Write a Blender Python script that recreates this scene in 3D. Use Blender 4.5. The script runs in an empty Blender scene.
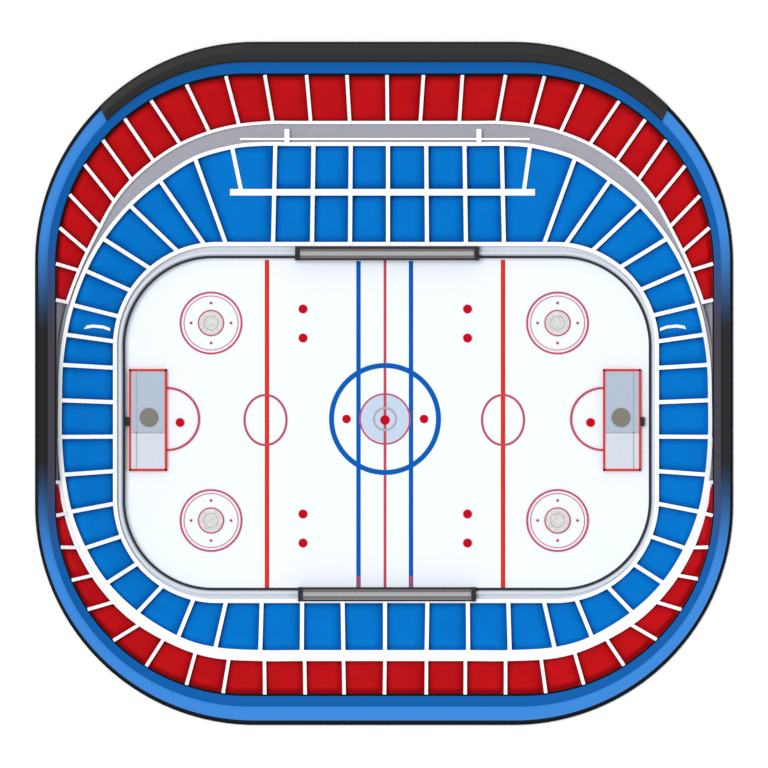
import bpy, bmesh, math
from mathutils import Vector
S=0.1
def W(x,y,z): return ((x-384)*S,(384-y)*S,z)
MX=770
# ---------- materials ----------
def mat(name,col,rough=0.6,spec=0.2,var=0.06,scale=1.5,metal=0.0,col2=None):
    m=bpy.data.materials.new(name); m.use_nodes=True
    nt=m.node_tree; b=nt.nodes['Principled BSDF']
    b.inputs['Roughness'].default_value=rough
    b.inputs['Specular IOR Level'].default_value=spec
    b.inputs['Metallic'].default_value=metal
    tc=nt.nodes.new('ShaderNodeTexCoord'); n=nt.nodes.new('ShaderNodeTexNoise')
    n.inputs['Scale'].default_value=scale; n.inputs['Detail'].default_value=3
    nt.links.new(tc.outputs['Object'],n.inputs['Vector'])
    mx=nt.nodes.new('ShaderNodeMix'); mx.data_type='RGBA'
    c2=col2 if col2 else tuple(c*(1-var*3) for c in col)
    mx.inputs[6].default_value=(*col,1); mx.inputs[7].default_value=(*c2,1)
    nt.links.new(n.outputs['Fac'],mx.inputs[0])
    nt.links.new(mx.outputs[2],b.inputs['Base Color'])
    return m
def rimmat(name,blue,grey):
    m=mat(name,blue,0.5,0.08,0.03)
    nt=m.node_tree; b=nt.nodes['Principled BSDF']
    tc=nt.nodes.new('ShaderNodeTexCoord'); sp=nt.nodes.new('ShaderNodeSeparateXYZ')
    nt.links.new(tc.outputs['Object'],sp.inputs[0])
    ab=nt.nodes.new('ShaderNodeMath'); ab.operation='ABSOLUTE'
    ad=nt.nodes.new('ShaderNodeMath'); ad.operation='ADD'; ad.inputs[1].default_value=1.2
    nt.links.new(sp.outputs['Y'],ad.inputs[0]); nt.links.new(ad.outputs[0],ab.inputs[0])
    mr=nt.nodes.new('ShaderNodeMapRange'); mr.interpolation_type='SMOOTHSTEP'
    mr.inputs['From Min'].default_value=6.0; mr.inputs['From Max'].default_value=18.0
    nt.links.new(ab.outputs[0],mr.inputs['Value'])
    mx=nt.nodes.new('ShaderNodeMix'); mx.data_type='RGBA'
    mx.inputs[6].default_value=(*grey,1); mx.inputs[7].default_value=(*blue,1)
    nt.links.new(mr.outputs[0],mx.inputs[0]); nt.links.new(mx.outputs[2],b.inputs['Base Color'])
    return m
M=dict(
 ground=mat('white_ground',(0.95,0.95,0.95),0.9,0.0,0.0),
 blue=mat('blue_seats',(0.0015,0.175,0.58),0.6,0.02,0.07,0.35),
 red=mat('red_seats',(0.52,0.006,0.009),0.6,0.02,0.1,0.4),
 white=mat('white_concrete',(0.9,0.9,0.92),0.7,0.1,0.01),
 grey=mat('grey_concrete',(0.36,0.36,0.40),0.8,0.1,0.05),
 walk=mat('pale_walkway',(0.62,0.66,0.72),0.7,0.1,0.03),
 black=mat('black_rim',(0.004,0.004,0.005),0.5,0.08,0.05),
 charcoal=mat('charcoal_roof',(0.012,0.012,0.012),0.45,0.15,0.08,0.3),
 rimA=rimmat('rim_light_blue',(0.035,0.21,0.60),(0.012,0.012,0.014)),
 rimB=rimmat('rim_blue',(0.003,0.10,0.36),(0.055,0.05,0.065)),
 ice=mat('ice',(0.785,0.820,0.875),0.35,0.2,0.0,0.3,col2=(0.77,0.808,0.87)),
 pr=mat('red_paint',(0.68,0.03,0.02),0.6,0.0,0.02),
 pr2=mat('dark_red_paint',(0.50,0.07,0.10),0.6,0.0,0.02),
 prd=mat('red_dot_paint',(0.52,0.004,0.012),0.6,0.0,0.02),
 pb=mat('blue_paint',(0.004,0.10,0.42),0.6,0.0,0.02),
 pl=mat('pale_blue_paint',(0.52,0.62,0.76),0.6,0.1,0.03),
 pg=mat('grey_paint',(0.38,0.38,0.39),0.6,0.1,0.03),
 pk=mat('cream_paint',(0.80,0.78,0.74),0.6,0.1,0.15,3.5,col2=(0.42,0.42,0.40)),
 olive=mat('olive_grey',(0.22,0.21,0.17),0.6,0.1,0.08,3),
 net=mat('net_fabric',(0.43,0.50,0.60),0.7,0.1,0.05,3),
 bench=mat('bench_metal',(0.19,0.17,0.17),0.5,0.2,0.1,1),
 dark=mat('dark_metal',(0.015,0.015,0.018),0.5,0.15,0.05),
)
def obj(name,bm,mats,parent=None):
    bmesh.ops.recalc_face_normals(bm,faces=bm.faces)
    me=bpy.data.meshes.new(name); bm.to_mesh(me); bm.free()
    for m in mats: me.materials.append(M[m])
    o=bpy.data.objects.new(name,me); bpy.context.collection.objects.link(o)
    if parent: o.parent=parent
    return o
def empty(name):
    o=bpy.data.objects.new(name,None); bpy.context.collection.objects.link(o); return o
# ---------- curves in plan (x right, y down) ----------
def rrect(x0,y0,x1,y1,r,nc=40,ns=30):
    P=[]
    def seg(a,b,n):
        for i in range(n): t=i/n; P.append((a[0]+(b[0]-a[0])*t,a[1]+(b[1]-a[1])*t))
    def arc(cx,cy,a0,a1):
        for i in range(nc): a=math.radians(a0+(a1-a0)*i/nc); P.append((cx+r*math.cos(a),cy-r*math.sin(a)))
    mx=(x0+x1)/2
    seg((mx,y0),(x0+r,y0),ns); arc(x0+r,y0+r,90,180)
    seg((x0,y0+r),(x0,y1-r),ns); arc(x0+r,y1-r,180,270)
    seg((x0+r,y1),(x1-r,y1),2*ns); arc(x1-r,y1-r,270,360)
    seg((x1,y1-r),(x1,y0+r),ns); arc(x1-r,y0+r,0,90)
    seg((x1-r,y0),(mx,y0),ns)
    return P
def spline(left,n=14):
    pts=left+[(MX-x,y) for x,y in reversed(left[1:-1])]
    N=len(pts); out=[]
    for i in range(N):
        p0,p1,p2,p3=[pts[(i+k-1)%N] for k in range(4)]
        for j in range(n):
            t=j/n
            out.append(tuple(0.5*((2*p1[k])+(-p0[k]+p2[k])*t+(2*p0[k]-5*p1[k]+4*p2[k]-p3[k])*t*t+(-p0[k]+3*p1[k]-3*p2[k]+p3[k])*t**3) for k in (0,1)))
    return out
def resample(P,N=1600):
    L=[0]
    for i in range(len(P)):
        a=P[i];b=P[(i+1)%len(P)]; L.append(L[-1]+math.dist(a,b))
    out=[];k=0
    for i in range(N):
        d=L[-1]*i/N
        while L[k+1]<d: k+=1
        a=P[k];b=P[(k+1)%len(P)]; s=L[k+1]-L[k]; t=(d-L[k])/s if s else 0
        out.append((a[0]+(b[0]-a[0])*t,a[1]+(b[1]-a[1])*t))
    return out
def near(C,p): return min(range(len(C)),key=lambda i:(C[i][0]-p[0])**2+(C[i][1]-p[1])**2)
def sub(C,p,q,K=10):
    N=len(C); i=near(C,p); j=near(C,q); d=(j-i+N//2)%N-N//2
    return [C[int(round(i+d*k/K))%N] for k in range(K+1)]
def offs(C,o):   # positive = outward
    N=len(C); out=[]
    for i in range(N):
        a=C[i-2]; b=C[(i+2)%N]; t=(b[0]-a[0],b[1]-a[1]); l=math.hypot(*t) or 1
        nx,ny=-t[1]/l,t[0]/l
        out.append((C[i][0]+nx*o,C[i][1]+ny*o))
    return out
OUT=rrect(35,42,733,725,220); RO_r=rrect(56,75,713,694.5,190)
RO=resample(RO_r)
BD=resample(rrect(124,257,650,589,89))
BI=resample(rrect(116,245,656,600,101))
BO=resample(spline([(385,144),(340,144),(295,144),(260,144),(232,147),(195,158),(160,180),(130,205),(103,238),(85,270),(72,305),(65,335),(61,365),(60,400),(60,437),(63,475),(70,512),(84,548),(106,583),(137,613),(178,638),(215,649),(260,652),(300,652),(343,652),(385,652)]))
RI=resample(spline([(385,124),(340,124),(295,124),(270,124),(238,127),(209,134),(180,146),(155,162),(133,181),(115,203),(101,228),(86,258),(76,282),(68,305),(61,335),(58,365),(57.5,400),(57.5,437),(60,475),(67,513),(80,550),(102,586),(133,618),(176,643),(214,655),(260,658),(300,658),(343,658),(385,658)]))
ZI=-6.0; ZB0=-4.9; ZB1=-2.3; ZR0=-2.0; ZR1=-0.3
# ---------- builders ----------
def ringface(bm,A,B,za,zb,mi=0):
    N=len(A); va=[bm.verts.new(W(*p,za)) for p in A]; vb=[bm.verts.new(W(*p,zb)) for p in B]
    for i in range(N):
        f=bm.faces.new((va[i],va[(i+1)%N],vb[(i+1)%N],vb[i])); f.material_index=mi
def ringbox(bm,C,w,z0,z1,mi=0,top=None):
    A=offs(C,-w/2);B=offs(C,w/2)
    ringface(bm,A,A,z0,z1,mi);ringface(bm,B,B,z0,z1,mi);ringface(bm,A,B,z1,z1,mi if top is None else top)
def lerp(a,b,t): return (a[0]+(b[0]-a[0])*t,a[1]+(b[1]-a[1])*t)
def patch(bm,outer,inner,zi,zo,rows,dz=0,skirt=0.5,mi=0,rake=0.0):
    K=len(outer); st=(zo-zi)/rows
    for j in range(rows):
        v0=j/rows; v1=(j+1)/rows; z=zi+st*(j+.5)+dz
        za=z-st*rake/2; zb=z+st*rake/2
        A=[lerp(inner[k],outer[k],v0) for k in range(K)]; B=[lerp(inner[k],outer[k],v1) for k in range(K)]
        At=[bm.verts.new(W(*p,za)) for p in A];Bt=[bm.verts.new(W(*p,zb)) for p in B]
        Ab=[bm.verts.new(W(*p,z-skirt)) for p in A];Bb=[bm.verts.new(W(*p,z-skirt)) for p in B]
        fs=[]
        for k in range(K-1):
            fs.append(bm.faces.new((At[k],At[k+1],Bt[k+1],Bt[k])))
            fs.append(bm.faces.new((Ab[k],Ab[k+1],At[k+1],At[k])))
            fs.append(bm.faces.new((Bb[k],Bt[k],Bt[k+1],Bb[k+1])))
            fs.append(bm.faces.new((Ab[k],Bb[k],Bb[k+1],Ab[k+1])))
        fs.append(bm.faces.new((Ab[0],At[0],Bt[0],Bb[0])))
        fs.append(bm.faces.new((Ab[-1],Bb[-1],Bt[-1],At[-1])))
        for f in fs: f.material_index=mi
def pl_at(P,u):
    x=u*(len(P)-1); k=min(int(x),len(P)-2); return lerp(P[k],P[k+1],x-k)
def edge_shaded_block(bm,outer,inner,zi,zo,rows,dz=0.15,edge=11.0,drop=1.0,skirt=0.7):
    """raked seating block, edges rolled down to make its borders shade darker"""
    us=[0,.03,.07,.12,.18,.25,.35,.5,.65,.75,.82,.88,.93,.97,1]
    vs=set(us)
    for j in range(1,rows): vs.add(round(j/rows,4))
    vs=sorted(vs); st=(zo-zi)
    G=[]
    O=[pl_at(outer,u) for u in us]; I=[pl_at(inner,u) for u in us]
    for v in vs:
        row=[]
        P=[lerp(i,o,v) for i,o in zip(I,O)]
        wd=sum(math.dist(a,b) for a,b in zip(P,P[1:]))
        dep=math.dist(I[7],O[7])
        for u,p in zip(us,P):
            du=min(u,1-u)*wd-1; dv=min(v,1-v)*dep-1
            d=0
            for q in (du,dv):
                q=max(q,0)
                if q<edge: d+=drop*(1-q/edge)**2  # steep edge drop, shaped to darken the block borders
            row.append(bm.verts.new(W(*p,zi+st*(0.1+0.9*v)+dz-min(d,drop*1.2))))
        G.append(row)
    for a,b in zip(G,G[1:]):
        for k in range(len(us)-1):
            f=bm.faces.new((a[k],a[k+1],b[k+1],b[k])); f.smooth=True
    loop=G[0]+[r[-1] for r in G[1:]]+G[-1][-2::-1]+[r[0] for r in G[-2:0:-1]]
    low=[bm.verts.new(v.co-Vector((0,0,skirt))) for v in loop]
    for k in range(len(loop)):
        k2=(k+1)%len(loop); bm.faces.new((loop[k],loop[k2],low[k2],low[k]))
def aisle(bm,o,i,zi,zo,rows,w=4.0,dz=0.4):
    dx,dy=o[0]-i[0],o[1]-i[1]; l=math.hypot(dx,dy); nx,ny=-dy/l*w/2,dx/l*w/2
    patch(bm,[(o[0]-nx,o[1]-ny),(o[0]+nx,o[1]+ny)],[(i[0]-nx,i[1]-ny),(i[0]+nx,i[1]+ny)],zi,zo,rows,dz,1.5,0,0.6)
def m_(p): return (MX-p[0],p[1])
# ---------- ground ----------
bm=bmesh.new()
big=[]
for p in OUT:
    dx,dy=p[0]-384,p[1]-384; k=3000/max(abs(dx),abs(dy)); big.append((384+dx*k,384+dy*k))
ringface(bm,OUT,big,0,0)
obj('ground',bm,['ground'])
# ---------- stadium rim ----------
rim=empty('stadium_rim')
def loop(t): return [lerp(a,b,t) for a,b in zip(OUT,RO_r)]
bm=bmesh.new()
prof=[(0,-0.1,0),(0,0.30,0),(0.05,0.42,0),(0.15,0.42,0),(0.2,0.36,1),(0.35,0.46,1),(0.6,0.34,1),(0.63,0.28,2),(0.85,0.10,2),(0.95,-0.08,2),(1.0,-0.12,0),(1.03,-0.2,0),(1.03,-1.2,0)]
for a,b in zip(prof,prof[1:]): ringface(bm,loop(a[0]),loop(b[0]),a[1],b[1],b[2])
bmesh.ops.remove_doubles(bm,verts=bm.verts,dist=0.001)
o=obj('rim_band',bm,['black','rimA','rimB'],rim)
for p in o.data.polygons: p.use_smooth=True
n=len(OUT)
iL=near(OUT,(103,105)); iR=near(OUT,(665,105))
idx=[k%n for k in range(iR-n,iL+1)]
bm=bmesh.new()
pf=[(-0.01,0.2),(0.0,0.62),(0.06,0.7),(0.3,0.76),(0.55,0.70),(0.61,0.62),(0.61,0.25)]
rows=[[bm.verts.new(W(*lerp(OUT[k],RO_r[k],t),z)) for k in idx] for t,z in pf]
for a,b in zip(rows,rows[1:]):
    for k in range(len(idx)-1): bm.faces.new((a[k],a[k+1],b[k+1],b[k]))
bm.faces.new([r[0] for r in rows]); bm.faces.new([r[-1] for r in rows])
obj('roof_cap',bm,['charcoal'],rim)
# ---------- bowl / concourse ----------
conc=empty('concourse')
bm=bmesh.new()
def mid_ring(A,B,za,zb,mi):
    Bm=[B[near(B,p)] for p in A[::4]]; ringface(bm,A[::4],Bm,za,zb,mi)
mid_ring(BO,offs(RI,1),ZB1-0.05,ZR0-0.1,0)
mid_ring(offs(BI,-1),offs(BO,1),ZB0-1.3,ZB1-1.2,0)
mid_ring(offs(RI,-1),RO,ZR0-1.2,ZR1-1.2,0)
obj('concourse_floor',bm,['grey'],conc)
bm=bmesh.new()
mid_ring(BD,offs(BI,1),-5.3,-5.2,0)
obj('rinkside_walkway',bm,['walk'],conc)
# ---------- blue tier ----------
lower=empty('lower_seating_tier'); upper=empty('upper_seating_tier')
DIV=[((195,158),(226,245)),((160,180),(205,247)),((130,205),(180,256)),((103,238),(155,273)),((85,270),(137,294)),((72,305),(125,318)),((65,335),(119,342)),
 ((61,365),(116,368)),((60,400),(116,402)),((60,437),(116,437)),((63,475),(117,471)),((70,512),(121,503)),((84,548),(132,532)),((106,583),(148,555)),((137,613),(168,577)),((178,638),(195,592)),((215,649),(226,599)),((260,652),(262,600)),((302,652),(302,600)),((343,652),(343,600)),((385,652),(385,600))]
bs=bmesh.new(); ba=bmesh.new(); R=8
for side in (0,1):
    f=(lambda p:p) if side==0 else m_
    for a,b in zip(DIV,DIV[1:]):
        edge_shaded_block(bs,sub(BO,f(a[0]),f(b[0])),sub(BI,f(a[1]),f(b[1])),ZB0,ZB1,R)
    for k,d in enumerate(DIV):
        if side and k==len(DIV)-1: continue
        aisle(ba,BO[near(BO,f(d[0]))],BI[near(BI,f(d[1]))],ZB0,ZB1,R)
    xin=(273,504)[side]
    edge_shaded_block(bs,sub(BO,f(DIV[0][0]),(xin,144)),sub(BI,f(DIV[0][1]),(xin,245)),ZB0,ZB1,R)
    e=((232,147),(241,190)) if side==0 else ((530,147),(524,190))
    aisle(ba,e[0],e[1],ZB0+1.5,ZB1,4)
XS=[273,312,350,388,427,466,504]
for a,b in zip(XS,XS[1:]):
    edge_shaded_block(bs,[(a,144),(b,144)],[(a,191),(b,191)],-3.65,ZB1,4)
    edge_shaded_block(bs,[(a,193.5),(b,193.5)],[(a,245),(b,245)],ZB0,-3.75,4)
for x in XS: aisle(ba,(x-(x-388)*0.02,144),(x,245),ZB0,ZB1,R)
patch(ba,[(230,189),(535,189)],[(230,195.5),(535,195.5)],-3.7,-3.6,1,0.65,1.4)
for sx in (0,1):
    f=(lambda p:p) if sx==0 else m_
    A=[f((84,326)),f((93,324.5)),f((103,325.5)),f((110,328))]
    patch(ba,A,[(p[0],p[1]+3) for p in A],-4.0,-4.0,1,0.95,1.2)
ringbox(ba,offs(BO,0),3.8,ZB1-1.3,ZB1+0.40)
ringbox(ba,offs(BI,1),4,ZB0-1.0,ZB0+0.35)
obj('blue_seat_rows',bs,['blue'],lower)
obj('aisle_stairs',ba,['white'],lower)
# ---------- red tier ----------
RT=[((347,75),(350,124)),((307,75),(311,124)),((265,75),(273,124)),((226,78),(239,127)),((187,84),(210,134)),((150,99),(181,146)),((123,117),(155,162)),((102,139),(133,181)),((84,165),(115,203)),((70,195),(101,228)),((61,228),(88,252)),((57,264),(80,271)),((56,300),(69,303))]
RB=[((56,482),(61,482)),((57,515),(68,513)),((63,547),(79,547)),((76,578),(95,574)),((94,606),(116,601)),((118,635),(142,622)),((150,660),(165,637)),((188,681),(196,650)),((224,691),(229,656)),((265,694.5),(265,658)),((305,694.5),(305,658)),((344,694.5),(344,658)),((385,694.5),(385,658))]
rs=bmesh.new(); ra=bmesh.new()
for side in (0,1):
    f=(lambda p:p) if side==0 else m_
    for L in (RT,RB):
        for a,b in zip(L,L[1:]):
            edge_shaded_block(rs,sub(RO,f(a[0]),f(b[0])),sub(RI,f(a[1]),f(b[1])),ZR0,ZR1,5,edge=9,drop=0.8)
        for d in L:
            if side and d[0][0]==385: continue
            aisle(ra,RO[near(RO,f(d[0]))],RI[near(RI,f(d[1]))],ZR0,ZR1,5,3.4,0.38)
        E=sub(RI,f(L[0][1]),f(L[-1][1]),80)
        E2=sub(offs(RI,3),f(L[0][1]),f(L[-1][1]),80)
        patch(ra,E2,E,ZR0,ZR0,1,0.38,1.3)
    A=sub(RI,f((57.5,437)),(385,658),120); Bq=[BO[near(BO,p)] for p in A]
    patch(ra,A,Bq,ZB1+0.1,ZB1+0.1,1,0.25,0.9)
edge_shaded_block(rs,sub(RO,(347,75),(387,75)),sub(RI,(350,124),(387.5,124)),ZR0,ZR1,5,edge=9,drop=0.8)
edge_shaded_block(rs,sub(RO,(387,75),(423,75)),sub(RI,(387.5,124),(420,124)),ZR0,ZR1,5,edge=9,drop=0.8)
aisle(ra,(387,75),(387.5,124),ZR0,ZR1,5,3.4,0.38)
patch(ra,[(348,121),(422,121)],[(348,124),(422,124)],ZR0,ZR0,1,0.38,1.3)
obj('red_seat_rows',rs,['red'],upper)
obj('aisle_stairs',ra,['white'],upper)
def box(bm,x0,y0,x1,y1,z0,z1,mi=0):
    v=[bm.verts.new(W(x,y,z)) for z in (z0,z1) for x,y in ((x0,y0),(x1,y0),(x1,y1),(x0,y1))]
    for q in ((0,1,2,3),(4,5,6,7),(0,1,5,4),(1,2,6,5),(2,3,7,6),(3,0,4,7)):
        f=bm.faces.new([v[i] for i in q]); f.material_index=mi
bm=bmesh.new()
for x in (287,479): box(bm,x-2.5,129,x+2.5,142,-2.35,-1.5)
box(bm,240,138,530,140,-1.7,-1.6)
for x in range(245,530,24): box(bm,x-.6,138.5,x+.6,140,-2.3,-1.65)
obj('concourse_railing',bm,['white'])
# ---------- rink ----------
rink=empty('ice_rink')
bm=bmesh.new(); bm.faces.new([bm.verts.new(W(*p,ZI)) for p in BD[::4]])
obj('ice_surface',bm,['ice'],rink)
bm=bmesh.new(); MN=['pr','pr2','prd','pb','pl','pg','pk','olive','net','white','dark']
mi={n:i for i,n in enumerate(MN)}
lay=[ZI+0.01]
def up(): lay[0]+=0.003
def rect(x0,y0,x1,y1,m):
    up(); f=bm.faces.new([bm.verts.new(W(x,y,lay[0])) for x,y in ((x0,y1),(x1,y1),(x1,y0),(x0,y0))]); f.material_index=mi[m]
def disc(x,y,r,m,ry=None):
    up(); ry=ry or r
    f=bm.faces.new([bm.verts.new(W(x+r*math.cos(a*math.pi/32),y-ry*math.sin(a*math.pi/32),lay[0])) for a in range(64)]); f.material_index=mi[m]
def ring(x,y,r,w,m,ry=None,a0=0,a1=360):
    up(); ry=ry or r; n=72; v=[]
    for k in range(n+1):
        a=math.radians(a0+(a1-a0)*k/n)
        v.append([bm.verts.new(W(x+(r+s)*math.cos(a),y-(ry+s)*math.sin(a),lay[0])) for s in (-w/2,w/2)])
    for k in range(n):
        f=bm.faces.new((v[k][0],v[k][1],v[k+1][1],v[k+1][0])); f.material_index=mi[m]
T,B=260,588
disc(385,419,25,'pl')
for x in (358.5,411): rect(x-2.2,T+1,x+2.2,B,'pb'); rect(x-1.2,B-12,x+1.2,B,'pr2')
rect(383.6,T,386.4,B,'pr2')
for x in (267,503): rect(x-2.2,T,x+2.2,B,'pr')
ring(385,419,53.5,5,'pb'); ring(385,419,25,1.6,'pr2'); ring(385,419,11,2,'pg')
disc(385,420,4.8,'prd')
for x in (346.5,424): disc(x,419,4.3,'prd')
for x in (265.5,503): ring(x,420,21,2.2,'pr2',25)
for x in (303,467.5):
    for y in (309,338,514,543): disc(x,y,4.5,'prd')
for x in (211,557.5):
    for y in (323,520.5):
        ring(x,y,30.5,1.8,'pr2'); ring(x,y,27,0.7,'pr2'); disc(x,y,12,'pk'); ring(x,y,12.5,1.3,'pr2'); ring(x,y,7,0.7,'pg')
        for dx,dy in ((20,0),(-20,0),(0,20),(0,-20)): disc(x+dx,y+dy,1.4,'pr2')
ring(167,419,32,2.2,'pr2',31,-90,90); ring(603,419,32,2.2,'pr2',31,90,270)
disc(180,422.5,4.4,'prd'); disc(590.5,422.5,4.4,'prd')
obj('ice_markings',bm,MN,rink)
bm=bmesh.new()
ringbox(bm,BD,2.6,ZI-0.2,-5.0,0,1)
ringbox(bm,offs(BD,4),3,ZI-0.2,-4.95,0,0)
obj('dasher_boards',bm,['walk','dark'],rink)
# goals
def goal(sx):
    f=(lambda x:x) if sx==0 else (lambda x:MX-x)
    e=empty('hockey_goal')
    def bx(bm,x0,y0,x1,y1,z0,z1,m=0):
        a,b=sorted((f(x0),f(x1))); box(bm,a,y0,b,y1,z0,z1,m)
    bm=bmesh.new(); z=ZI+0.5
    for (x0,y0,x1,y1) in ((129,369,167,371.2),(129,468.8,167,471),(164.8,369,167,471),(129,369,131,471)):
        bx(bm,x0,y0,x1,y1,z-0.12,z+0.05)
    for x in (129.5,165):
        for y in (369.3,469): bx(bm,x,y,x+1.6,y+1.6,ZI,z)
    obj('goal_frame',bm,['pr'],e)
    bm=bmesh.new()
    bx(bm,131,371.2,164.8,433,z-0.08,z-0.02,0); bx(bm,131,433,164.8,468.8,z-0.08,z-0.03,1)
    bx(bm,136,371.2,137,468.8,z-0.02,z+0.01,2); bx(bm,131,432,164.8,433.2,z-0.02,z+0.01,2)
    obj('goal_net',bm,['net','walk','pg'],e)
    bm=bmesh.new()
    vs=[]
    for zz in (z-0.02,z+0.06):
        vs.append([bm.verts.new(W(f(149)+9.5*math.cos(a*math.pi/20),417.5-9.5*math.sin(a*math.pi/20),zz)) for a in range(40)])
    bm.faces.new(vs[1])
    for k in range(40): bm.faces.new((vs[0][k],vs[0][(k+1)%40],vs[1][(k+1)%40],vs[1][k]))
    obj('goal_cap',bm,['olive'],e)
    bm=bmesh.new(); bx(bm,125.5,417,130,426,ZI,z+0.1); obj('goal_light',bm,['dark'],e)
goal(0); goal(1)
def bench(x0,y0,x1,y1):
    e=empty('team_bench')
    bm=bmesh.new()
    box(bm,x0+4,y0,x1-4,y1,-6.0,-4.6,0)
    box(bm,x0,y0-.5,x0+4.5,y1+.5,-6.0,-4.3,1); box(bm,x1-4.5,y0-.5,x1,y1+.5,-6.0,-4.3,1)
    box(bm,x0+4,y0-.3,x1-4,y0+1.7,-5,-4.35,1); box(bm,x0+4,y1-1.7,x1-4,y1+.3,-5,-4.35,1)
    box(bm,x0+5,(y0+y1)/2-2,x1-5,(y0+y1)/2+2,-5,-4.5,2)
    obj('bench_box',bm,['bench','dark','pg'],e)
bench(295,247,479,260); bench(298,587.5,476,601)
# ---------- light ----------
w=bpy.data.worlds.new('World'); bpy.context.scene.world=w; w.use_nodes=True
w.node_tree.nodes['Background'].inputs[0].default_value=(0.95,0.97,1,1)
w.node_tree.nodes['Background'].inputs[1].default_value=0.7
l=bpy.data.lights.new('sun','SUN'); l.energy=1.75; l.angle=math.radians(25)
s=bpy.data.objects.new('sun',l); s.rotation_euler=(math.radians(-6),math.radians(-14),0); s.location=(0,0,40)
bpy.context.collection.objects.link(s)
c=bpy.data.cameras.new('camera'); c.type='ORTHO'; c.ortho_scale=76.8; c.clip_end=500
co=bpy.data.objects.new('camera',c); co.location=(0,0,100); bpy.context.collection.objects.link(co)
sc=bpy.context.scene; sc.camera=co
sc.view_settings.view_transform='Standard'; sc.view_settings.look='None'
